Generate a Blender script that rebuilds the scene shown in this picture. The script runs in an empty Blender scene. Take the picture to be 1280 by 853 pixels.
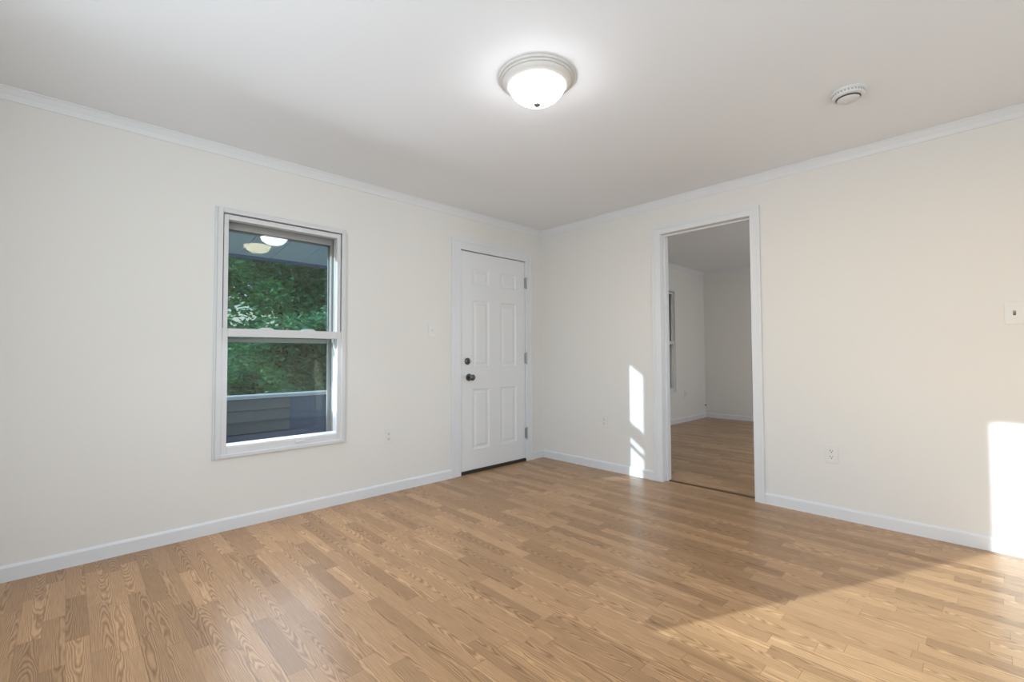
import bpy, bmesh, math, random
from mathutils import Vector, Matrix
random.seed(7)
S = bpy.context.scene
COL = S.collection

# ------------------------------------------------------------------ camera
CAM = Vector((-3.6585, -3.3251, 1.0816))
YAW, PIT, ROL, FPX = math.radians(46.036), math.radians(1.7563), math.radians(-0.2514), 576.12
cd = bpy.data.cameras.new('camera'); cam = bpy.data.objects.new('camera', cd); COL.objects.link(cam)
d = Vector((math.cos(PIT)*math.cos(YAW), math.cos(PIT)*math.sin(YAW), math.sin(PIT)))
r = Vector((math.sin(YAW), -math.cos(YAW), 0)); u = r.cross(d)
r2 = r*math.cos(ROL)+u*math.sin(ROL); u2 = -r*math.sin(ROL)+u*math.cos(ROL)
M = Matrix((r2, u2, -d)).transposed().to_4x4(); M.translation = CAM
cam.matrix_world = M
cd.sensor_width = 36; cd.sensor_fit = 'HORIZONTAL'; cd.lens = FPX/1280*36; cd.clip_start = .02
S.camera = cam

# ------------------------------------------------------------------ view, world, lights
vs = S.view_settings
vs.view_transform = 'Standard'; vs.look = 'None'; vs.gamma = 1; vs.use_curve_mapping = False
vs.exposure = 0.0
SUN_DIR = Vector((.905, -.425, -.315)).normalized()       # the way sunlight travels
W = bpy.data.worlds.new('sky'); S.world = W; W.use_nodes = True
wn = W.node_tree.nodes; wl = W.node_tree.links
sky = wn.new('ShaderNodeTexSky'); sky.sky_type = 'NISHITA'; sky.sun_disc = False
sky.sun_elevation = math.radians(18); sky.sun_rotation = math.atan2(-SUN_DIR.x, -SUN_DIR.y)
sky.air_density = 1.0; sky.dust_density = 1.0; sky.ozone_density = 1.5
wl.new(sky.outputs[0], wn['Background'].inputs[0]); wn['Background'].inputs[1].default_value = .22

def light(name, kind, loc, direction, energy, color, size=None, size_y=None):
    ld = bpy.data.lights.new(name, kind); o = bpy.data.objects.new(name, ld); COL.objects.link(o)
    o.location = loc; o.rotation_euler = Vector(direction).to_track_quat('-Z', 'Y').to_euler()
    ld.energy = energy; ld.color = color
    if kind == 'AREA':
        ld.shape = 'RECTANGLE'; ld.size = size; ld.size_y = size_y
    return o
sun = light('sun', 'SUN', (-12, 6, 5), SUN_DIR, 7.8, (.77, .93, 1)); sun.data.angle = math.radians(.6)
# daylight by the side window, then added fill and floor-sheen lamps
light('daylight_side_window', 'AREA', (-4.22, -2.33, 1.42), (1, .3, .28), 26, (.83, .93, .99), 1.55, 1.3)
light('fill_rear_window', 'AREA', (-3.0, -5.12, 1.4), (0, 1, .25), 29, (.76, .90, 1), 1.8, 1.5)  # added fill lamp in an unseen rear window
light('sheen_fill_left_window', 'AREA', (-2.59, -.05, 1.23), (0, -1, -.55), 14.5, (.88, .91, 1), .68, 1.42)  # added lamp inside the room, makes the pale sheen on the floor
light('fill_far_room', 'AREA', (2.2, -4.12, 1.4), (0, 1, -.3), 33, (.90, .96, .99), 1.4, 1.4)  # added fill lamp brightening the next room from out of view

# ------------------------------------------------------------------ materials
def new_mat(name, color, rough=.5, metal=0, spec=.5):
    m = bpy.data.materials.new(name); m.use_nodes = True
    b = m.node_tree.nodes['Principled BSDF']
    b.inputs['Base Color'].default_value = (*color, 1); b.inputs['Roughness'].default_value = rough
    b.inputs['Metallic'].default_value = metal; b.inputs['Specular IOR Level'].default_value = spec
    return m
def bumpy(m, scale, strength, dist=.001, detail=4, vary=0.0):
    nt = m.node_tree; b = nt.nodes['Principled BSDF']
    tc = nt.nodes.new('ShaderNodeTexCoord'); n = nt.nodes.new('ShaderNodeTexNoise')
    n.inputs['Scale'].default_value = scale; n.inputs['Detail'].default_value = detail
    bp = nt.nodes.new('ShaderNodeBump'); bp.inputs['Strength'].default_value = strength; bp.inputs['Distance'].default_value = dist
    nt.links.new(tc.outputs['Object'], n.inputs['Vector']); nt.links.new(n.outputs[0], bp.inputs['Height'])
    nt.links.new(bp.outputs[0], b.inputs['Normal'])
    if vary:
        c = b.inputs['Base Color'].default_value[:]
        n2 = nt.nodes.new('ShaderNodeTexNoise'); n2.inputs['Scale'].default_value = 1.3; n2.inputs['Detail'].default_value = 3
        mx = nt.nodes.new('ShaderNodeMix'); mx.data_type = 'RGBA'
        mx.inputs['A'].default_value = (c[0]*(1-vary), c[1]*(1-vary), c[2]*(1-vary), 1)
        mx.inputs['B'].default_value = (min(1, c[0]*(1+vary)), min(1, c[1]*(1+vary)), min(1, c[2]*(1+vary)), 1)
        nt.links.new(tc.outputs['Object'], n2.inputs['Vector']); nt.links.new(n2.outputs[0], mx.inputs['Factor'])
        nt.links.new(mx.outputs['Result'], b.inputs['Base Color'])
    return m

WALL = bumpy(new_mat('cream_wall_paint', (.83, .812, .782), .65, 0, .3), 120, .12, .0006, 3, .012)
CEIL = bumpy(new_mat('white_ceiling_paint', (.885, .91, .945), .8, 0, .2), 90, .15, .0008, 3, .012)
TRIM = bumpy(new_mat('white_trim_paint', (.80, .815, .84), .38), 40, .06, .0005)
DOORW = bumpy(new_mat('white_door_paint', (.84, .85, .87), .4), 60, .05, .0004)
VINYL = bumpy(new_mat('white_vinyl', (.72, .725, .735), .35), 30, .05, .0004)
ALUM_SHADE = bumpy(new_mat('aluminium_recess_shade', (.36, .355, .35), .45, .3), 30, .08, .0004)  # aluminium grey, darkened to carry the shade of the window recess
PLATE = bumpy(new_mat('ivory_plate_plastic', (.82, .81, .79), .35), 30, .03, .0003)
SLOT = bumpy(new_mat('dark_slot', (.08, .075, .07), .6), 30, .05)
NICKEL = bumpy(new_mat('dark_nickel', (.17, .165, .16), .28, 1), 60, .05, .0003)
STEEL = bumpy(new_mat('brushed_steel', (.42, .42, .42), .35, 1), 60, .08, .0003)
RUBBER = bumpy(new_mat('dark_weatherstrip', (.035, .028, .024), .6), 30, .1)
LAMPW = bumpy(new_mat('white_lamp_metal', (.72, .70, .67), .45), 40, .04, .0003)
SMOKE = bumpy(new_mat('white_detector_plastic', (.76, .765, .77), .45), 40, .04, .0003)
SIDING = bumpy(new_mat('grey_siding', (.19, .23, .27), .7), 18, .25, .002, 4, .08)
SHADE_BLUE = bumpy(new_mat('sky_shade_board', (.08, .16, .30), .65), 18, .2, .002, 4, .08)  # blue of sky-lit shade put into the board colour
CAPW = bumpy(new_mat('white_cap_board', (.72, .80, .88), .55), 18, .15, .001)
SOFFIT = bumpy(new_mat('pale_soffit_panel', (.70, .84, .95), .6), 18, .1, .001)
PORCHF = bumpy(new_mat('grey_porch_boards', (.30, .33, .36), .7), 12, .2, .001)
GRASS = bumpy(new_mat('lawn', (.10, .16, .05), .9), 30, .6, .02, 5, .3)
BARK = bumpy(new_mat('bark', (.07, .07, .055), .9), 20, .8, .02, 5, .3)
STRIP = bumpy(new_mat('dark_wood_seam', (.10, .055, .025), .6), 30, .1)

def glass_mat(name, tint, dirt=.006, gl=(1, 1, 1)):
    m = bpy.data.materials.new(name); m.use_nodes = True; nt = m.node_tree
    nt.nodes.clear()
    out = nt.nodes.new('ShaderNodeOutputMaterial'); t = nt.nodes.new('ShaderNodeBsdfTransparent')
    t.inputs[0].default_value = (*tint, 1)
    g = nt.nodes.new('ShaderNodeBsdfGlossy'); g.inputs['Roughness'].default_value = .012; g.inputs[0].default_value = (*gl, 1)
    lw = nt.nodes.new('ShaderNodeLayerWeight'); lw.inputs[0].default_value = .5
    pw5 = nt.nodes.new('ShaderNodeMath'); pw5.operation = 'POWER'; pw5.inputs[1].default_value = 5
    fr = nt.nodes.new('ShaderNodeMath'); fr.operation = 'MULTIPLY_ADD'; fr.inputs[1].default_value = .95; fr.inputs[2].default_value = .024
    nt.links.new(lw.outputs['Facing'], pw5.inputs[0]); nt.links.new(pw5.outputs[0], fr.inputs[0])
    mx = nt.nodes.new('ShaderNodeMixShader')
    nt.links.new(fr.outputs[0], mx.inputs[0]); nt.links.new(t.outputs[0], mx.inputs[1]); nt.links.new(g.outputs[0], mx.inputs[2])
    df = nt.nodes.new('ShaderNodeBsdfDiffuse'); df.inputs[0].default_value = (.6, .62, .65, 1)
    nz = nt.nodes.new('ShaderNodeTexNoise'); nz.inputs['Scale'].default_value = 9; nz.inputs['Detail'].default_value = 4
    mp = nt.nodes.new('ShaderNodeMath'); mp.operation = 'MULTIPLY'; mp.inputs[1].default_value = dirt
    mx2 = nt.nodes.new('ShaderNodeMixShader')
    nt.links.new(nz.outputs[0], mp.inputs[0]); nt.links.new(mp.outputs[0], mx2.inputs[0])
    nt.links.new(mx.outputs[0], mx2.inputs[1]); nt.links.new(df.outputs[0], mx2.inputs[2])
    nt.links.new(mx2.outputs[0], out.inputs[0])
    return m
GLASS = glass_mat('window_glass', (.90, .93, .93))
STORM = glass_mat('storm_glass', (.90, .93, .95), .006, (1, .80, .48))

def emit_mat(name, color, strength, base):
    m = new_mat(name, base, .35); b = m.node_tree.nodes['Principled BSDF']
    b.inputs['Emission Color'].default_value = (*color, 1); b.inputs['Emission Strength'].default_value = strength
    return m
ALAB = emit_mat('frosted_lamp_glass', (.98, .98, 1), 21.0, (.8, .78, .74))

def leaf_mat(name, c):
    m = bpy.data.materials.new(name); m.use_nodes = True; nt = m.node_tree; nt.nodes.clear()
    out = nt.nodes.new('ShaderNodeOutputMaterial')
    df = nt.nodes.new('ShaderNodeBsdfDiffuse'); tr = nt.nodes.new('ShaderNodeBsdfTranslucent')
    nz = nt.nodes.new('ShaderNodeTexNoise'); nz.inputs['Scale'].default_value = 2.2; nz.inputs['Detail'].default_value = 5
    tc = nt.nodes.new('ShaderNodeTexCoord'); rp = nt.nodes.new('ShaderNodeValToRGB')
    rp.color_ramp.elements[0].position = .3; rp.color_ramp.elements[1].position = .7
    rp.color_ramp.elements[0].color = (c[0]*.6, c[1]*.65, c[2]*.8, 1); rp.color_ramp.elements[1].color = (c[0]*1.4, c[1]*1.3, c[2]*1.1, 1)
    nt.links.new(tc.outputs['Object'], nz.inputs['Vector']); nt.links.new(nz.outputs[0], rp.inputs[0])
    nt.links.new(rp.outputs[0], df.inputs[0])
    tr.inputs[0].default_value = (c[0]*1.3, c[1]*1.6, c[2]*.8, 1)
    mx = nt.nodes.new('ShaderNodeMixShader'); mx.inputs[0].default_value = .3
    nt.links.new(df.outputs[0], mx.inputs[1]); nt.links.new(tr.outputs[0], mx.inputs[2]); nt.links.new(mx.outputs[0], out.inputs[0])
    return m
LEAF = [leaf_mat('leaf_dark', (.085, .26, .19)), leaf_mat('leaf_mid', (.14, .36, .22)), leaf_mat('leaf_light', (.20, .40, .20))]

def floor_mat():
    m = bpy.data.materials.new('oak_strip_laminate'); m.use_nodes = True; nt = m.node_tree; N = nt.nodes; L = nt.links
    b = N['Principled BSDF']
    def mth(op, a, bb=None, c=None):
        n = N.new('ShaderNodeMath'); n.operation = op
        for i, v in enumerate((a, bb, c)):
            if v is None: continue
            if isinstance(v, (int, float)): n.inputs[i].default_value = v
            else: L.new(v, n.inputs[i])
        return n.outputs[0]
    tc = N.new('ShaderNodeTexCoord'); sp = N.new('ShaderNodeSeparateXYZ'); L.new(tc.outputs['Object'], sp.inputs[0])
    x, y = sp.outputs[0], sp.outputs[1]
    w, ln = .0675, .43
    xr = mth('DIVIDE', x, w); row = mth('FLOOR', xr); fx = mth('FRACT', xr)
    wn1 = N.new('ShaderNodeTexWhiteNoise'); wn1.noise_dimensions = '1D'; L.new(row, wn1.inputs['W'])
    yo = mth('ADD', mth('DIVIDE', y, ln), mth('MULTIPLY', wn1.outputs[0], 7.3)); seg = mth('FLOOR', yo); fy = mth('FRACT', yo)
    cb = N.new('ShaderNodeCombineXYZ'); L.new(row, cb.inputs[0]); L.new(seg, cb.inputs[1])
    wn2 = N.new('ShaderNodeTexWhiteNoise'); wn2.noise_dimensions = '2D'; L.new(cb.outputs[0], wn2.inputs['Vector'])
    rnd = wn2.outputs[0]
    cb2 = N.new('ShaderNodeCombineXYZ'); L.new(mth('ADD', mth('MULTIPLY', x, 22), mth('MULTIPLY', rnd, 91)), cb2.inputs[0])
    L.new(mth('ADD', mth('MULTIPLY', y, 4.5), mth('MULTIPLY', rnd, 37)), cb2.inputs[1])
    n1 = N.new('ShaderNodeTexNoise'); n1.inputs['Scale'].default_value = 1; n1.inputs['Detail'].default_value = 2.0; L.new(cb2.outputs[0], n1.inputs['Vector'])
    wn3 = N.new('ShaderNodeTexWhiteNoise'); wn3.noise_dimensions = '3D'; L.new(cb.outputs[0], wn3.inputs['Vector'])
    sp3 = N.new('ShaderNodeSeparateColor'); L.new(wn3.outputs['Color'], sp3.inputs[0])
    uu = mth('ADD', mth('SUBTRACT', fx, .5), mth('MULTIPLY', mth('SUBTRACT', sp3.outputs[0], .5), 1.5))
    slope = mth('MULTIPLY', mth('SUBTRACT', sp3.outputs[1], .5), 9.0)                        # cathedral arches point either way
    v = mth('ADD', mth('ADD', mth('MULTIPLY', mth('MULTIPLY', uu, uu), 4.2), mth('MULTIPLY', y, slope)), mth('MULTIPLY', n1.outputs[0], .95))
    rings = mth('ABSOLUTE', mth('SUBTRACT', mth('FRACT', mth('MULTIPLY', v, 4.2)), .5))
    rings = mth('POWER', mth('MULTIPLY', rings, 2), 1.3)
    cb3 = N.new('ShaderNodeCombineXYZ'); L.new(mth('MULTIPLY', x, 260), cb3.inputs[0]); L.new(mth('ADD', mth('MULTIPLY', y, 9), mth('MULTIPLY', rnd, 50)), cb3.inputs[1])
    n2 = N.new('ShaderNodeTexNoise'); n2.inputs['Scale'].default_value = 1; n2.inputs['Detail'].default_value = 3; L.new(cb3.outputs[0], n2.inputs['Vector'])
    grain = mth('ADD', mth('MULTIPLY', rings, .5), mth('MULTIPLY', n2.outputs[0], .65))
    mix = N.new('ShaderNodeValToRGB'); L.new(grain, mix.inputs[0]); e = mix.color_ramp.elements
    e[0].position = .25; e[0].color = (.61, .37, .190, 1); e[1].position = .95; e[1].color = (.245, .12, .05, 1)
    tint = N.new('ShaderNodeValToRGB'); L.new(rnd, tint.inputs[0]); t = tint.color_ramp.elements
    t[0].color = (.74, .71, .67, 1); t[1].color = (1.14, 1.15, 1.16, 1)
    mu = N.new('ShaderNodeMix'); mu.data_type = 'RGBA'; mu.blend_type = 'MULTIPLY'; mu.inputs['Factor'].default_value = 1
    L.new(mix.outputs[0], mu.inputs['A']); L.new(tint.outputs[0], mu.inputs['B'])
    sx = mth('LESS_THAN', fx, .022); sy = mth('LESS_THAN', fy, .005); seam = mth('MULTIPLY', mth('MAXIMUM', sx, sy), .5)
    mu2 = N.new('ShaderNodeMix'); mu2.data_type = 'RGBA'; L.new(seam, mu2.inputs['Factor'])
    L.new(mu.outputs['Result'], mu2.inputs['A']); mu2.inputs['B'].default_value = (.16, .09, .045, 1)
    L.new(mu2.outputs['Result'], b.inputs['Base Color'])
    b.inputs['Roughness'].default_value = .42
    b.inputs['Specular IOR Level'].default_value = .3
    b.inputs['Coat Weight'].default_value = .3; b.inputs['Coat Roughness'].default_value = .2
    bp = N.new('ShaderNodeBump'); bp.inputs['Strength'].default_value = .12; bp.inputs['Distance'].default_value = .0006
    L.new(grain, bp.inputs['Height']); L.new(bp.outputs[0], b.inputs['Normal'])
    return m
FLOOR = floor_mat()

# ------------------------------------------------------------------ mesh helpers
def box(bm, x0, x1, y0, y1, z0, z1, bev=0.0, seg=2):
    t = bmesh.new(); bmesh.ops.create_cube(t, size=1)
    for v in t.verts:
        v.co = Vector(((x0+x1)/2+v.co.x*(x1-x0), (y0+y1)/2+v.co.y*(y1-y0), (z0+z1)/2+v.co.z*(z1-z0)))
    if bev: bmesh.ops.bevel(t, geom=t.edges[:], offset=bev, segments=seg, affect='EDGES', profile=.6)
    join(bm, t)
def join(bm, t):
    me = bpy.data.meshes.new('t'); t.to_mesh(me); t.free(); bm.from_mesh(me); bpy.data.meshes.remove(me)
def lathe(bm, prof, axis='z', center=(0, 0, 0), n=48):
    rings = []
    for (rad, h) in prof:
        ring = []
        for i in range(n):
            a = 2*math.pi*i/n; p, q = rad*math.cos(a), rad*math.sin(a)
            c = (p, q, h) if axis == 'z' else ((p, h, q) if axis == 'y' else (h, p, q))
            ring.append(bm.verts.new(Vector(center)+Vector(c)))
        rings.append(ring)
    for a, b in zip(rings, rings[1:]):
        for i in range(n): bm.faces.new((a[i], a[(i+1) % n], b[(i+1) % n], b[i]))
    for ring in (rings[0], rings[-1]):
        if (ring[0].co-ring[n//2].co).length > 1e-5: bm.faces.new(ring)
    bmesh.ops.recalc_face_normals(bm, faces=bm.faces)
def prism(bm, prof, axis, a, b):
    """closed profile of (p, z); swept along axis x (p = y) or y (p = x) from a to b"""
    f = (lambda t, p, z: (t, p, z)) if axis == 'x' else (lambda t, p, z: (p, t, z))
    A = [bm.verts.new(f(a, p, z)) for p, z in prof]; B = [bm.verts.new(f(b, p, z)) for p, z in prof]
    n = len(prof)
    for i in range(n): bm.faces.new((A[i], A[(i+1) % n], B[(i+1) % n], B[i]))
    bm.faces.new(A); bm.faces.new(B)
    bmesh.ops.recalc_face_normals(bm, faces=bm.faces)
def tube(bm, pts, rad, n=10):
    rings = []
    pts = [Vector(p) for p in pts]
    for i, p in enumerate(pts):
        t = (pts[min(i+1, len(pts)-1)]-pts[max(i-1, 0)]).normalized()
        a = t.orthogonal().normalized(); b = t.cross(a)
        rr = rad[i] if isinstance(rad, (list, tuple)) else rad
        rings.append([bm.verts.new(p+a*rr*math.cos(2*math.pi*k/n)+b*rr*math.sin(2*math.pi*k/n)) for k in range(n)])
    for a, b in zip(rings, rings[1:]):
        # match ring starts so the tube does not twist
        off = min(range(n), key=lambda s: (a[0].co-b[s].co).length)
        for k in range(n): bm.faces.new((a[k], a[(k+1) % n], b[(k+1+off) % n], b[(k+off) % n]))
    bm.faces.new(rings[0]); bm.faces.new(rings[-1])
    bmesh.ops.recalc_face_normals(bm, faces=bm.faces)
def obj(name, bm, mat, parent=None, smooth=False, origin=None):
    me = bpy.data.meshes.new(name)
    if origin is not None: bmesh.ops.translate(bm, verts=bm.verts, vec=-Vector(origin))
    bm.to_mesh(me); bm.free()
    for m in (mat if isinstance(mat, list) else [mat]): me.materials.append(m)
    if smooth:
        me.polygons.foreach_set('use_smooth', [True]*len(me.polygons))
        try: me.set_sharp_from_angle(angle=math.radians(40))
        except Exception: pass
    o = bpy.data.objects.new(name, me); COL.objects.link(o)
    if origin is not None: o.location = origin
    if parent is not None: o.parent = parent
    return o
def empty(name, loc=(0, 0, 0), rz=0):
    o = bpy.data.objects.new(name, None); COL.objects.link(o); o.location = loc; o.rotation_euler[2] = rz
    o.empty_display_size = .05
    return o
def tag(o, label, cat, group=None, kind=None):
    o['label'] = label; o['category'] = cat
    if group: o['group'] = group
    if kind: o['kind'] = kind
    return o
def struct(o, label=None, cat=None):
    o['kind'] = 'structure'
    if label: o['label'] = label
    if cat: o['category'] = cat
    return o
def wall_x(name, x0, x1, y0, y1, z0, z1, holes, mat=WALL):
    """wall running along x with rectangular holes (xa, xb, za, zb)"""
    bm = bmesh.new()
    xs = sorted({x0, x1, *[h[0] for h in holes], *[h[1] for h in holes]})
    for a, b in zip(xs, xs[1:]):
        zs = [z0]
        for h in sorted([h for h in holes if h[0] < (a+b)/2 < h[1]], key=lambda h: h[2]): zs += [h[2], h[3]]
        zs.append(z1)
        for k in range(0, len(zs), 2):
            if zs[k+1]-zs[k] > 1e-4: box(bm, a, b, y0, y1, zs[k], zs[k+1])
    bmesh.ops.remove_doubles(bm, verts=bm.verts, dist=1e-5)
    return obj(name, bm, mat)
def wall_y(name, x0, x1, y0, y1, z0, z1, holes, mat=WALL):
    bm = bmesh.new()
    ys = sorted({y0, y1, *[h[0] for h in holes], *[h[1] for h in holes]})
    for a, b in zip(ys, ys[1:]):
        zs = [z0]
        for h in sorted([h for h in holes if h[0] < (a+b)/2 < h[1]], key=lambda h: h[2]): zs += [h[2], h[3]]
        zs.append(z1)
        for k in range(0, len(zs), 2):
            if zs[k+1]-zs[k] > 1e-4: box(bm, x0, x1, a, b, zs[k], zs[k+1])
    bmesh.ops.remove_doubles(bm, verts=bm.verts, dist=1e-5)
    return obj(name, bm, mat)

# ------------------------------------------------------------------ room shell
H, H2 = 2.408, 2.49
WX0, WX1, WZ0, WZ1 = -2.985, -2.195, .462, 2.0              # rough opening of the window in view
DX0, DX1, DZ1 = -1.1035, -.2576, 2.05                       # front door
OY0, OY1, OZ1 = -2.103, -1.378, 2.116                       # doorway to the next room
SIDE = (-3.05, -1.305, .72, 2.19)                            # side window behind the camera (y0, y1, z0, z1)
XW, YR = -4.1, -5.0
XB, YF = 4.27, .10                                          # next room: far wall, front wall plane

bm = bmesh.new(); box(bm, XW-.2, XB+.2, YR-.2, .2, -.12, 0)
struct(obj('floor', bm, FLOOR), 'light oak strip laminate floor of the empty room', 'floor')
bm = bmesh.new(); box(bm, XW-.2, .12, YR-.2, .2, H, H+.12)
struct(obj('ceiling', bm, CEIL), 'plain white ceiling with one dome lamp', 'ceiling')
bm = bmesh.new(); box(bm, .121, XB+.2, YR-.2, .2, H2, H2+.1)
struct(obj('ceiling.001', bm, CEIL), 'dim ceiling of the next room seen through the doorway', 'ceiling')
struct(wall_x('wall_left', XW-.2, 0, 0, .2, 0, H, [(WX0, WX1, WZ0, WZ1), (DX0-.02, DX1+.02, 0, DZ1+.02)]), 'cream wall with the window and the white door', 'wall')
struct(wall_y('wall_right', 0, .12, YR-.2, .2, 0, H2, [(OY0-.018, OY1+.018, 0, OZ1+.018)]), 'cream wall with the open doorway', 'wall')
struct(wall_y('wall_side', XW-.2, XW, YR, 0, 0, H, [SIDE]), 'cream wall beside the camera', 'wall')
REAR = (-3.9, -2.1, .65, 2.15)
struct(wall_x('wall_rear', XW-.2, 0, YR-.2, YR, 0, H, [REAR]), 'cream wall behind the camera', 'wall')
VX0, VX1, VZ0, VZ1 = 2.40, 3.165, .50, 2.07                 # window of the next room
struct(wall_x('wall_far_left', .12, XB+.2, YF, .2, 0, H2, [(VX0, VX1, VZ0, VZ1)]), 'dim cream wall of the next room with a window', 'wall')
struct(wall_y('wall_far_right', XB, XB+.2, YR, YF, 0, H2, []), 'dim cream far wall of the next room', 'wall')
struct(wall_x('wall_far_rear', .12, XB+.2, -4.2, -4.0, 0, H2, [(1.5, 2.9, .7, 2.1)]), 'rear wall of the next room', 'wall')

# baseboards and crown mouldings
def base_prof(s, w0, h=.078):
    return [(w0, 0), (w0+s*.013, 0), (w0+s*.013, h-.012), (w0+s*.009, h-.004), (w0+s*.004, h), (w0, h)]
bm = bmesh.new(); prism(bm, base_prof(-1, 0), 'x', XW, -1.2015); prism(bm, base_prof(-1, 0), 'x', -.168, 0)
struct(obj('baseboard_left', bm, TRIM))
bm = bmesh.new(); prism(bm, base_prof(-1, 0), 'y', YR, -2.1705); prism(bm, base_prof(-1, 0), 'y', -1.3035, -.013)
struct(obj('baseboard_right', bm, TRIM))
bm = bmesh.new(); prism(bm, base_prof(-1, YF), 'x', .12, XB); struct(obj('baseboard_far_left', bm, TRIM))
bm = bmesh.new(); prism(bm, base_prof(-1, XB), 'y', -4, YF-.013); struct(obj('baseboard_far_right', bm, TRIM))
def crown_prof(h, w0, dz=.062, dp=.034):
    return [(w0, h), (w0, h-dz), (w0-.006, h-dz), (w0-.008, h-dz+.010), (w0-.013, h-dz+.024), (w0-.022, h-dz+.040), (w0-.029, h-.010), (w0-dp, h-.007), (w0-dp, h)]
bm = bmesh.new(); prism(bm, crown_prof(H, 0), 'x', XW, 0); struct(obj('trim_1', bm, TRIM), 'white crown moulding above the window wall', 'moulding')
bm = bmesh.new(); prism(bm, crown_prof(H, 0), 'y', YR, -.006); struct(obj('trim_2', bm, TRIM), 'white crown moulding above the doorway wall', 'moulding')
bm = bmesh.new(); prism(bm, crown_prof(H2, YF), 'x', .12, XB); struct(obj('trim_3', bm, TRIM), 'crown moulding above the next room window wall', 'moulding')
bm = bmesh.new(); prism(bm, crown_prof(H2, XB), 'y', -4, YF-.006); struct(obj('trim_4', bm, TRIM), 'crown moulding on the next room far wall', 'moulding')

# ------------------------------------------------------------------ front door
def frame_rect(bm, x0, x1, z0, z1, X0, X1, Z0, Z1, y0, y1, bev=.002, sides='lrtb'):
    """flat picture-frame between inner rect x0..z1 and outer rect X0..Z1, on a wall along x"""
    if 'l' in sides: box(bm, X0, x0, y0, y1, Z0, Z1, bev)
    if 'r' in sides: box(bm, x1, X1, y0, y1, Z0, Z1, bev)
    if 't' in sides: box(bm, x0, x1, y0, y1, z1, Z1, bev)
    if 'b' in sides: box(bm, x0, x1, y0, y1, Z0, z0, bev)
def frame_rect_y(bm, y0, y1, z0, z1, Y0, Y1, Z0, Z1, x0, x1, bev=.002):
    box(bm, x0, x1, Y0, y0, Z0, Z1, bev); box(bm, x0, x1, y1, Y1, Z0, Z1, bev); box(bm, x0, x1, y0, y1, z1, Z1, bev)

door = struct(empty('door_1', (-.68, 0, 0)), 'closed white six-panel front door beside the room corner', 'door')
def P(o, par):      # parent keeping world position
    o.parent = par; o.matrix_parent_inverse = par.matrix_basis.inverted(); return o
bm = bmesh.new()
frame_rect(bm, DX0, DX1, 0, DZ1, -1.2015, -.168, 0, 2.148, -.013, 0, .002, 'lrt')
frame_rect(bm, -1.172, -.197, 0, 2.118, -1.2015, -.168, 0, 2.148, -.018, -.012, .002, 'lrt')
P(obj('casing', bm, TRIM), door)
bm = bmesh.new()
frame_rect(bm, DX0+.001, DX1-.001, 0, DZ1-.001, DX0-.02, DX1+.02, 0, DZ1+.02, -.012, .2, 0, 'lrt')
box(bm, DX0, DX0+.014, .058, .085, 0, DZ1, .002); box(bm, DX1-.014, DX1, .058, .085, 0, DZ1, .002); box(bm, DX0, DX1, .058, .085, DZ1-.014, DZ1, .002)
P(obj('jamb', bm, TRIM), door)
# slab: a grid face with six recessed panels
sx0, sx1, sz0, sz1 = DX0+.006, DX1-.005, .030, DZ1-.008
cols = [(-.955, -.748), (-.604, -.388)]; rows = [(.212, .768), (.968, 1.597), (1.742, 1.893)]
bm = bmesh.new()
XS = sorted({sx0, sx1, *[c for p in cols for c in p]}); ZS = sorted({sz0, sz1, *[c for p in rows for c in p]})
YD = .006
for i in range(len(XS)-1):
    for k in range(len(ZS)-1):
        a, b, c, e = XS[i], XS[i+1], ZS[k], ZS[k+1]
        if (a, b) in cols and (c, e) in rows:
            lv = [(0, YD), (.010, YD+.007), (.020, YD+.0085), (.030, YD+.0085), (.046, YD+.0025)]
            prev = None
            for ins, yy in lv:
                q = [bm.verts.new((xx, yy, zz)) for xx, zz in ((a+ins, c+ins), (b-ins, c+ins), (b-ins, e-ins), (a+ins, e-ins))]
                if prev:
                    for j in range(4): bm.faces.new((prev[j], prev[(j+1) % 4], q[(j+1) % 4], q[j]))
                prev = q
            bm.faces.new(prev)
        else:
            bm.faces.new([bm.verts.new((xx, YD, zz)) for xx, zz in ((a, c), (b, c), (b, e), (a, e))])
bmesh.ops.remove_doubles(bm, verts=bm.verts, dist=1e-5)
bnd = [e for e in bm.edges if e.is_boundary]
ex = bmesh.ops.extrude_edge_only(bm, edges=bnd)
nv = [g for g in ex['geom'] if isinstance(g, bmesh.types.BMVert)]
bmesh.ops.translate(bm, verts=nv, vec=(0, .044, 0))
bmesh.ops.contextual_create(bm, geom=[g for g in ex['geom'] if isinstance(g, bmesh.types.BMEdge)])
bmesh.ops.recalc_face_normals(bm, faces=bm.faces)
slab = P(obj('door_slab', bm, DOORW), door)
bm = bmesh.new(); lathe(bm, [(.001, .006), (.033, .006), (.034, .001), (.030, -.006), (.015, -.010), (.012, -.024), (.014, -.030), (.024, -.036), (.0285, -.046), (.0275, -.056), (.019, -.063), (.001, -.065)], 'y', (-1.000, 0, .879), 32)
k = obj('doorknob', bm, NICKEL, slab, True); k['label'] = 'dark nickel round doorknob'
bm = bmesh.new(); lathe(bm, [(.001, .006), (.031, .006), (.032, .000), (.029, -.008), (.022, -.012), (.001, -.013)], 'y', (-1.018, 0, 1.027), 32)
box(bm, -1.0225, -1.0135, -.030, -.012, 1.010, 1.044, .002)
k = obj('deadbolt', bm, NICKEL, slab, True); k['label'] = 'dark nickel deadbolt with a thumb turn'
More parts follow.
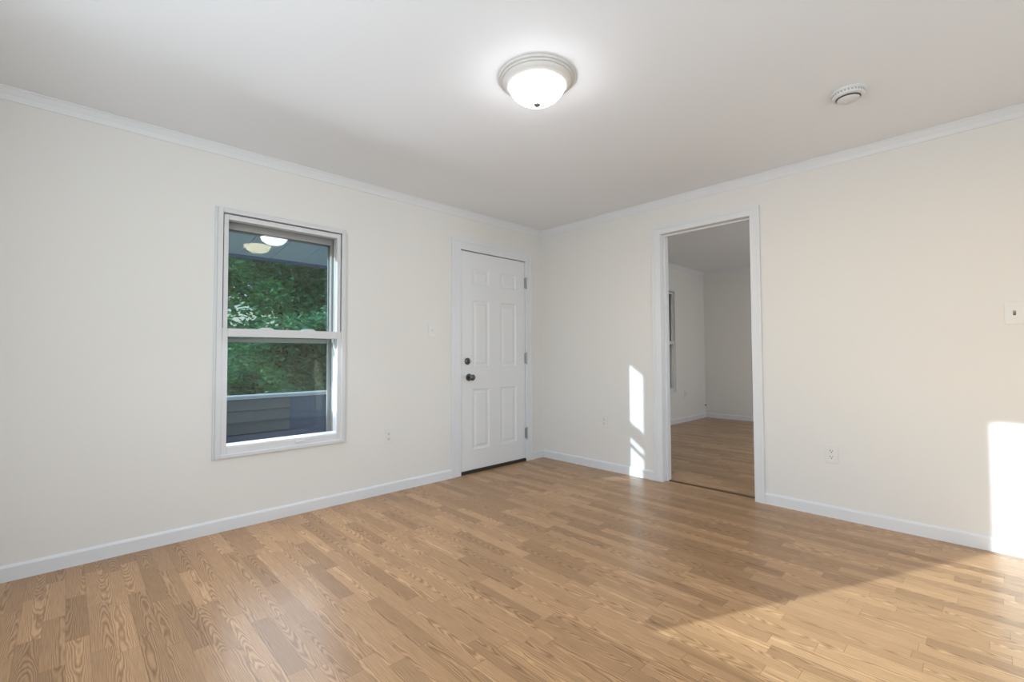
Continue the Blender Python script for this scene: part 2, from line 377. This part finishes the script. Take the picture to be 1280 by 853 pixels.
for hz in (1.824, 1.049, .284):
    bm = bmesh.new(); tube(bm, [(DX1-.001, -.016, hz-.056), (DX1-.001, -.016, hz+.056)], .0075, 12)
    lathe(bm, [(.001, hz+.064), (.006, hz+.060), (.008, hz+.056)], 'z', (DX1-.001, -.016, 0), 12)
    lathe(bm, [(.008, hz-.056), (.006, hz-.060), (.001, hz-.064)], 'z', (DX1-.001, -.016, 0), 12)
    box(bm, DX1-.012, DX1+.006, -.012, .008, hz-.05, hz+.05)
    h_ = obj('hinge', bm, STEEL, slab, True); h_['label'] = 'grey steel hinge'
bm = bmesh.new(); box(bm, DX0+.002, DX1-.002, -.004, .06, 0, .026, .003); P(obj('threshold', bm, RUBBER), door)['label'] = 'black weatherstrip threshold under the door'

# ------------------------------------------------------------------ doorway to the next room
dw = struct(empty('door_2', (0, -1.74, 0)), 'open doorway with white casing to the next room', 'doorway')
bm = bmesh.new()
frame_rect_y(bm, OY0, OY1, 0, OZ1, -2.1705, -1.3035, 0, 2.1805, -.014, 0, .002)
frame_rect_y(bm, -2.148, -1.326, 0, 2.158, -2.1705, -1.3035, 0, 2.1805, -.019, -.013, .002)
P(obj('casing', bm, TRIM), dw)
bm = bmesh.new()
frame_rect_y(bm, OY0+.001, OY1-.001, 0, OZ1-.001, OY0-.018, OY1+.018, 0, OZ1+.018, -.012, .132, 0)
frame_rect_y(bm, OY0+.013, OY1-.013, 0, OZ1-.013, OY0, OY1, 0, OZ1, .050, .085, .002)
P(obj('jamb', bm, TRIM), dw)
bm = bmesh.new(); frame_rect_y(bm, OY0, OY1, 0, OZ1, -2.17, -1.304, 0, 2.18, .12, .134, .002)
P(obj('far_casing', bm, TRIM), dw)
bm = bmesh.new(); prism(bm, [(.062, 0), (.066, .006), (.074, .008), (.084, .007), (.090, 0)], 'y', OY0+.002, OY1-.002)
P(obj('floor_seam', bm, STRIP), dw)['label'] = 'dark brown seam strip across the doorway floor'

# ------------------------------------------------------------------ windows
PANE_TILT, PANE_YAW = -.95, 1.5      # old storm panes sit slightly askew in their frame
def make_window(name, X0, X1, Z0, Z1, yw, zm, stor=True):
    """double hung window in a wall along x whose room face is at yw; zm = underside of the meeting rail"""
    w = empty(name, ((X0+X1)/2, yw, Z0))
    def put(o): return P(o, w)
    bm = bmesh.new()
    frame_rect(bm, X0+.014, X1-.014, Z0+.010, Z1-.014, X0-.015, X1+.015, Z0-.013, Z1+.015, yw-.024, yw+.004, .003)
    frame_rect(bm, X0-.012, X1+.012, Z0-.010, Z1+.012, X0-.028, X1+.022, Z0-.018, Z1+.020, yw-.008, yw, .002)
    put(obj('casing', bm, VINYL))
    bm = bmesh.new()
    y0, y1 = yw-.004, .19
    frame_rect(bm, X0+.018, X1-.018, Z0+.012, Z1-.018, X0, X1, Z0, Z1, yw+.022, y1, .001)      # liner
    put(obj('track_liner', bm, ALUM_SHADE)); bm = bmesh.new()
    frame_rect(bm, X0+.046, X1-.046, Z0+.012, Z1-.052, X0+.0205, X1-.0205, Z0, Z1-.0205, yw-.008, yw+.026, .002, 'lrt')   # inner stop
    frame_rect(bm, X0+.040, X1-.040, Z0+.03, Z1-.046, X0+.016, X1-.016, Z0, Z1-.016, yw+.050, yw+.068, .001, 'lrt')    # parting bead
    put(obj('frame', bm, VINYL))
    # upper sash, outer track
    bm = bmesh.new(); ys = yw+(.19-yw)*.45
    frame_rect(bm, X0+.048, X1-.052, zm+.052, Z1-.090, X0+.018, X1-.018, zm+.004, Z1-.018, ys, ys+.034, .002)
    us = put(obj('upper_sash', bm, ALUM_SHADE))  # sash takes this grey to put recess shade into its colour
    bm = bmesh.new(); box(bm, X0+.044, X1-.046, ys+.014, ys+.018, zm+.05, Z1-.086); obj('pane', bm, GLASS, us)
    # lower sash, inner track
    bm = bmesh.new(); yl = yw-.012
    frame_rect(bm, X0+.048, X1-.044, Z0+.052, zm, X0+.014, X1-.008, Z0+.008, zm+.052, yl, yl+.050, .003)
    prism(bm, [(yl+.004, Z0+.050), (yl+.004, Z0+.058), (yl+.010, Z0+.060), (yl+.050, Z0+.070), (yl+.050, Z0+.05)], 'x', X0+.046, X1-.042)
    ls = put(obj('lower_sash', bm, VINYL))
    bm = bmesh.new(); box(bm, X0+.044, X1-.04, yl+.030, yl+.034, Z0+.05, zm+.01); obj('pane', bm, GLASS, ls)
    for fx in (.345, .69):
        xc = X0+(X1-X0)*fx; bm = bmesh.new()
        prism(bm, [(xc-.048, zm+.05), (xc-.040, zm+.058), (xc-.022, zm+.064), (xc+.022, zm+.064), (xc+.040, zm+.058), (xc+.048, zm+.05)], 'y', yl+.006, yl+.040)
        obj('sash_lock', bm, VINYL, ls)
    bm = bmesh.new(); xc = X0+(X1-X0)*.62
    box(bm, xc-.03, xc+.03, yl-.010, yl+.001, Z0+.030, Z0+.036, .002); obj('finger_lift', bm, VINYL, ls)
    if stor:
        bm = bmesh.new(); yo = .166
        frame_rect(bm, X0+.038, X1-.034, Z0+.03, Z1-.083, X0+.012, X1-.012, Z0+.006, Z1-.012, yo, yo+.028, .002)
        box(bm, X0+.03, X1-.03, yo+.004, yo+.024, zm-.030, zm+.000, .002)
        box(bm, X1-.046, X1-.034, yo-.004, yo+.004, Z0+.03, Z1-.083, .001)
        st = put(obj('storm_frame', bm, ALUM_SHADE))
        for (za, zb) in ((Z0+.026, zm-.018), (zm-.010, Z1-.078)):
            bm = bmesh.new(); xm, zc = (X0+X1)/2+.002, (za+zb)/2; box(bm, X0+.038-xm, X1-.034-xm, -.0015, .0015, za-zc, zb-zc)
            p_ = obj('pane', bm, STORM, st); p_.location = (xm, yo+.014, zc)
            p_.rotation_euler = (math.radians(PANE_TILT), 0, math.radians(PANE_YAW))
    return w
win = struct(make_window('window_1', WX0, WX1, WZ0, WZ1, 0, 1.206), 'white double hung window beside the front door, trees outside', 'window')
win2 = struct(make_window('window_2', VX0, VX1, VZ0, VZ1, YF, 1.235), 'double hung window of the next room seen edge-on in the doorway', 'window')

def simple_window(name, rect, axis, pos, thick):
    """windows behind the camera: frame and meeting rail, no more is seen"""
    a0, a1, z0, z1 = rect; bm = bmesh.new()
    for (p0, p1, q0, q1) in ((a0, a0+.035, z0, z1), (a1-.035, a1, z0, z1), (a0+.035, a1-.035, z0, z0+.035), (a0+.035, a1-.035, z1-.035, z1)):
        if axis == 'y': box(bm, pos-thick, pos, p0, p1, q0, q1, .002)
        else: box(bm, p0, p1, pos-thick, pos, q0, q1, .002)
    return struct(obj(name, bm, VINYL), 'unseen window out of view', 'window')
simple_window('window_3', SIDE, 'y', XW-.05, .06)
simple_window('window_4', REAR, 'x', YR-.05, .06)  # unseen window placed to house the rear fill lamp
simple_window('window_5', (1.5, 2.9, .7, 2.1), 'x', -4.05, .06)

# ------------------------------------------------------------------ ceiling lamp
LX, LY = -2.063, -1.851
lamp = tag(empty('ceiling_light', (LX, LY, H)), 'round white flush dome lamp glowing on the ceiling', 'ceiling light')
bm = bmesh.new(); lathe(bm, [(.150, 0), (.182, 0), (.184, -.004), (.181, -.010), (.172, -.011), (.171, -.019), (.163, -.020), (.161, -.028), (.150, -.037), (.142, -.044), (.135, -.046), (.131, -.042), (.131, -.010)], 'z', (0, 0, 0), 96)
obj('base_ring', bm, LAMPW, lamp, True)
bm = bmesh.new(); lathe(bm, [(.131, -.040)] + [(.131*(1-t**1.8)**.62, -.046-.082*t) for t in [i/20 for i in range(20)]] + [(.012, -.1275), (.004, -.128)], 'z', (0, 0, 0), 96)
obj('glass_shade', bm, ALAB, lamp, True)['label'] = 'glowing frosted glass dome'
bm = bmesh.new(); lathe(bm, [(.012, -.122), (.016, -.126), (.0175, -.130), (.016, -.134), (.010, -.138), (.0005, -.139)], 'z', (0, 0, 0), 24)
obj('finial', bm, STEEL, lamp, True)['label'] = 'small metal finial knob'

# ------------------------------------------------------------------ smoke detector
sd = tag(empty('smoke_detector', (-.835, -2.858, H)), 'round white smoke detector on the ceiling', 'smoke detector')
bm = bmesh.new(); lathe(bm, [(.060, 0), (.074, 0), (.0745, -.006), (.072, -.010), (.067, -.011)], 'z', (0, 0, 0), 64)
obj('mounting_plate', bm, SMOKE, sd, True)
bm = bmesh.new(); lathe(bm, [(.060, -.006), (.069, -.011), (.0695, -.024), (.066, -.030), (.056, -.0325)], 'z', (0, 0, 0), 64)
lathe(bm, [(.050, -.033), (.047, -.042), (.040, -.046), (.001, -.047)], 'z', (0, 0, 0), 64)
obj('cover', bm, SMOKE, sd, True)
bm = bmesh.new(); lathe(bm, [(.052, -.0300), (.0535, -.0335), (.0490, -.0385), (.046, -.036)], 'z', (0, 0, 0), 64)
obj('vent_slot', bm, SLOT, sd, True)['label'] = 'dark vent ring'
bm = bmesh.new()
for a in range(0, 360, 12):
    t = bmesh.new(); box(t, .0692, .0702, -.003, .003, -.0205, -.0145); bmesh.ops.rotate(t, verts=t.verts, cent=(0, 0, 0), matrix=Matrix.Rotation(math.radians(a), 3, 'Z')); join(bm, t)
obj('side_vent', bm, bumpy(new_mat('grey_vent', (.35, .35, .35), .6), 30, .05), sd)
bm = bmesh.new(); lathe(bm, [(.010, -.046), (.010, -.0495), (.008, -.0505), (.001, -.0508)], 'z', (.012, .008, 0), 24)
obj('test_button', bm, SMOKE, sd, True)

# ------------------------------------------------------------------ switches and outlets (local: plate in the xz plane, facing -y)
def screw(par, z):
    bm = bmesh.new(); lathe(bm, [(.0035, -.004), (.0035, -.0078), (.002, -.0084), (.0004, -.0085)], 'y', (0, 0, z), 12)
    obj('screw', bm, PLATE, par, True)
def make_switch(loc, rz, label, toggle_mat=PLATE):
    t = tag(empty('light_switch', loc, rz), label, 'light switch')
    bm = bmesh.new(); box(bm, -.0365, .0365, -.006, 0, -.060, .060, .003, 3); pl = obj('cover_plate', bm, PLATE, t)
    bm = bmesh.new(); box(bm, -.0055, .0055, -.0068, -.004, -.0125, .0125, .0005); obj('toggle_slot', bm, SLOT if toggle_mat is not PLATE else TRIM, pl)
    bm = bmesh.new(); prism(bm, [(-.005, -.009), (-.017, .006), (-.017, .010), (-.012, .011), (-.005, .009)], 'x', -.0042, .0042)
    obj('toggle', bm, toggle_mat, t)
    screw(pl, .030); screw(pl, -.030)
    return t
make_switch((-1.406, 0, 1.296), 0, 'white toggle light switch on the window wall left of the door')
make_switch((0, -3.421, 1.297), math.pi/2*-1, 'white toggle light switch on the doorway wall at the right edge', STEEL)
def make_outlet(loc, rz, label):
    t = tag(empty('wall_outlet', loc, rz), label, 'outlet', 'duplex outlets along the walls')
    bm = bmesh.new(); box(bm, -.037, .037, -.0075, 0, -.060, .060, .003, 3); pl = obj('cover_plate', bm, PLATE, t)
    for s in (1, -1):
        bm = bmesh.new(); n = 32; prof = []
        for i in range(n):
            a = 2*math.pi*i/n; prof.append((.0172*math.cos(a), max(-.0138, min(.0138, .0172*math.sin(a)))))
        A = [bm.verts.new((p, -.0095, q+s*.0195)) for p, q in prof]; B = [bm.verts.new((p, -.004, q+s*.0195)) for p, q in prof]
        bm.faces.new(A)
        for i in range(n): bm.faces.new((A[i], A[(i+1) % n], B[(i+1) % n], B[i]))
        bmesh.ops.recalc_face_normals(bm, faces=bm.faces)
        f = obj('receptacle', bm, PLATE, t)
        bm = bmesh.new()
        box(bm, -.0082, -.0054, -.0101, -.008, s*.0195-.0005, s*.0195+.0090); box(bm, .0054, .0082, -.0101, -.008, s*.0195+.0005, s*.0195+.0080)
        lathe(bm, [(.0034, -.007), (.0034, -.0101), (.0003, -.0102)], 'y', (0, 0, s*.0195-.0072), 12)
        obj('slots', bm, SLOT, f)['label'] = 'dark socket slots'
    screw(pl, 0)
    return t
o1 = make_outlet((-1.818, 0, .444), 0, 'white outlet low on the window wall left of the door')
def copy_tree(o, parent=None):
    c = o.copy(); COL.objects.link(c)
    if parent is not None: c.parent = parent
    for ch in list(o.children): copy_tree(ch, c)
    return c
R90 = -math.pi/2
for loc, rz, lb in (((0, -.785, .453), R90, 'white outlet low between the door corner and the doorway'),
                    ((0, -2.580, .417), R90, 'white outlet low on the wall right of the doorway'),
                    ((3.52, YF, .440), 0, 'small outlet plate beneath the window of the next room')):
    c = copy_tree(o1); c.location = loc; c.rotation_euler[2] = rz; c['label'] = lb
# cable stub by the far corner
cs = tag(empty('cable_outlet', (4.225, YF, .216)), 'tiny cable outlet stub by the next room corner', 'cable outlet')
bm = bmesh.new(); lathe(bm, [(.022, 0), (.022, -.006), (.012, -.010), (.001, -.010)], 'y', (0, 0, 0), 20); obj('cover', bm, PLATE, cs, True)
bm = bmesh.new(); lathe(bm, [(.010, -.008), (.010, -.030), (.006, -.034), (.001, -.035)], 'y', (0, 0, 0), 16); obj('plug', bm, SLOT, cs, True)

# ------------------------------------------------------------------ porch and garden
PY = 1.6
bm = bmesh.new()
for k in range(17): box(bm, -4.2, 8, .2+k*.1, .295+k*.1, -.14, -.10, .003)
struct(obj('porch_floor', bm, PORCHF), 'grey board porch floor outside the window', 'porch floor')
pw = tag(empty('porch_parapet', (-1.6, PY, -.1)), 'grey sided porch parapet with a pale cap outside the window', 'porch wall')
bm = bmesh.new()
box(bm, -4.2, -2.03, PY+.02, PY+.12, -.1, .675)
z = .34
while z < .66:
    prism(bm, [(PY+.02, z+.010), (PY-.012, z+.010), (PY-.012, z+.014), (PY+.014, min(z+.108, .66)), (PY+.02, min(z+.108, .66))], 'x', -4.2, -2.03); z += .108
P(obj('siding', bm, SIDING), pw)
bm = bmesh.new(); box(bm, -2.03, 8, PY+.014, PY+.12, .34, .675); box(bm, -2.03, 8, PY+.008, PY+.016, .34, .50, .002)
P(obj('board_panel', bm, SHADE_BLUE), pw)['label'] = 'dark board panel, blue of sky shade put in its colour'
bm = bmesh.new(); box(bm, -4.2, 8, PY-.006, PY+.12, -.1, .34, .003); P(obj('base_board', bm, SHADE_BLUE), pw)

bm = bmesh.new(); box(bm, -4.2, 8, PY-.03, PY+.16, .674, .705, .004); P(obj('cap', bm, CAPW), pw)['label'] = 'pale cap board'

bm = bmesh.new(); box(bm, -4.3, -4.2, .24, PY-.1, -.1, 1.30); box(bm, -4.32, -4.18, .24, PY-.1, 1.30, 1.345, .004)  # unseen wall added to stop low sun reaching the floor
for k in range(12): box(bm, -4.2, -4.19, .24, PY-.1, -.08+k*.112, .02+k*.112, .003)
struct(obj('wall_sun_block', bm, SIDING), 'added low sided wall, unseen, keeping low sun off the floor', 'wall')
rf = tag(empty('porch_roof', (-1.6, 1.0, 2.1)), 'porch roof with a panelled bluish soffit above the window', 'porch roof')
SY = 1.75; SZ0, SZ1 = 2.26, 2.075
bm = bmesh.new(); x = -3.35
while x < 8:
    x1 = min(x+.292, 8)
    t = bmesh.new(); prism(t, [(.2, SZ0), (.2, SZ0+.015), (SY, SZ1+.015), (SY, SZ1)], 'x', x+.003, x1-.003); join(bm, t); x = x1
P(obj('soffit', bm, SOFFIT), rf)
bm = bmesh.new(); prism(bm, [(.2, SZ0+.012), (.2, SZ0+.10), (SY+.12, SZ1+.12), (SY+.12, SZ1+.02)], 'x', -3.35, 8); P(obj('deck', bm, SLOT), rf)
bm = bmesh.new(); box(bm, -3.35, 8, SY-.02, SY+.02, SZ1-.028, SZ1+.12, .003); box(bm, -3.35, 8, SY+.02, SY+.10, SZ1-.012, SZ1+.08, .01)
P(obj('fascia', bm, SHADE_BLUE), rf)

bm = bmesh.new()
box(bm, -40, 40, 2.2, 60, -.9, -.6); struct(obj('ground', bm, GRASS), 'lawn beyond the porch', 'lawn')

def leaf(bm, p, size, nrm, roll):
    nrm = nrm.normalized(); a = nrm.orthogonal().normalized(); b = nrm.cross(a)
    a, b = a*math.cos(roll)+b*math.sin(roll), -a*math.sin(roll)+b*math.cos(roll)
    v = [bm.verts.new(p+q) for q in (a*size, b*size*.42+nrm*size*.12, -a*size*.7, -b*size*.42+nrm*size*.12)]
    f1 = bm.faces.new((v[0], v[1], v[2])); f2 = bm.faces.new((v[0], v[2], v[3]))
    return f1, f2
def tree(label, x, y, h, crown_r, n, size, mats, z0=-.6, low=.3):
    t = tag(empty('tree', (x, y, z0)), label, 'tree', 'trees beyond the porch')
    bm = bmesh.new(); rnd = random.Random(int(x*100+y*10+5))
    tube(bm, [(x, y, z0), (x+.1, y, z0+h*.3), (x-.05, y+.1, z0+h*.6), (x+.05, y, z0+h*.9)], [.16, .12, .07, .02], 10)
    tops = []
    for i in range(16):
        a = rnd.uniform(0, 6.28); zz = z0+h*rnd.uniform(low, .95); rr = crown_r*rnd.uniform(.55, 1.0)*(1-.35*max(0, (zz-z0)/h-.5))
        e = Vector((x+rr*math.cos(a), y+rr*math.sin(a)*.7, zz+rnd.uniform(-.25, .25)))
        st = Vector((x, y, zz-.35)); tube(bm, [st, (st+e)/2+Vector((0, 0, .1)), e], [.05, .03, .01], 6); tops += [(st+e)/2, st, e, e]
    P(obj('trunk', bm, BARK, None, True), t)
    bm = bmesh.new()
    for i in range(n):
        c = rnd.choice(tops); g = Vector((rnd.gauss(0, .5), rnd.gauss(0, .42), rnd.gauss(0, .26)))*(crown_r/2.4)
        p = c+g+Vector((0, 0, -.12*g.xy.length))
        for f in leaf(bm, p, size*rnd.uniform(.6, 1.25), Vector((rnd.gauss(0, .5), rnd.gauss(-.25, .5), 1)), rnd.uniform(0, 6.28)):
            f.material_index = rnd.choice(range(len(mats)))
    P(obj('foliage', bm, mats), t)
tree('bushy green tree straight out beyond the porch parapet', .3, 8.2, 5.2, 2.2, 14000, .12, [LEAF[0], LEAF[1]], low=.05)
tree('low pale maple close behind the porch parapet', -.9, 4.6, 2.5, .95, 4500, .085, [LEAF[0], LEAF[1], LEAF[1]], low=.35)
tree('dark green tree on the left side of the garden', -5.2, 8.6, 5.4, 2.2, 5000, .15, [LEAF[0], LEAF[0], LEAF[1]], low=.1)
tree('yellow green tree on the right of the garden', 6.0, 8.6, 6.0, 2.2, 5000, .16, [LEAF[1], LEAF[2]], low=.12)
tree('tall dim tree far behind the nearer trees', 2.2, 15.6, 7.5, 3.0, 11000, .20, [LEAF[0], LEAF[1], LEAF[2]], low=.08)
tree('tall dark tree far behind on the left', -5.6, 15.6, 7.5, 2.9, 5500, .20, [LEAF[0], LEAF[0], LEAF[1]], low=.08)
tree('added unseen tall tree keeping sun off the next room window', -12.3, 8.0, 8.2, 1.9, 6000, .2, [LEAF[0], LEAF[1]], low=.3)  # out-of-view tree added to shade the next room window
tree('largest tree closing the view at the far end of the garden', .6, 23.0, 9.5, 4.2, 9000, .3, [LEAF[0], LEAF[1]], low=.05)
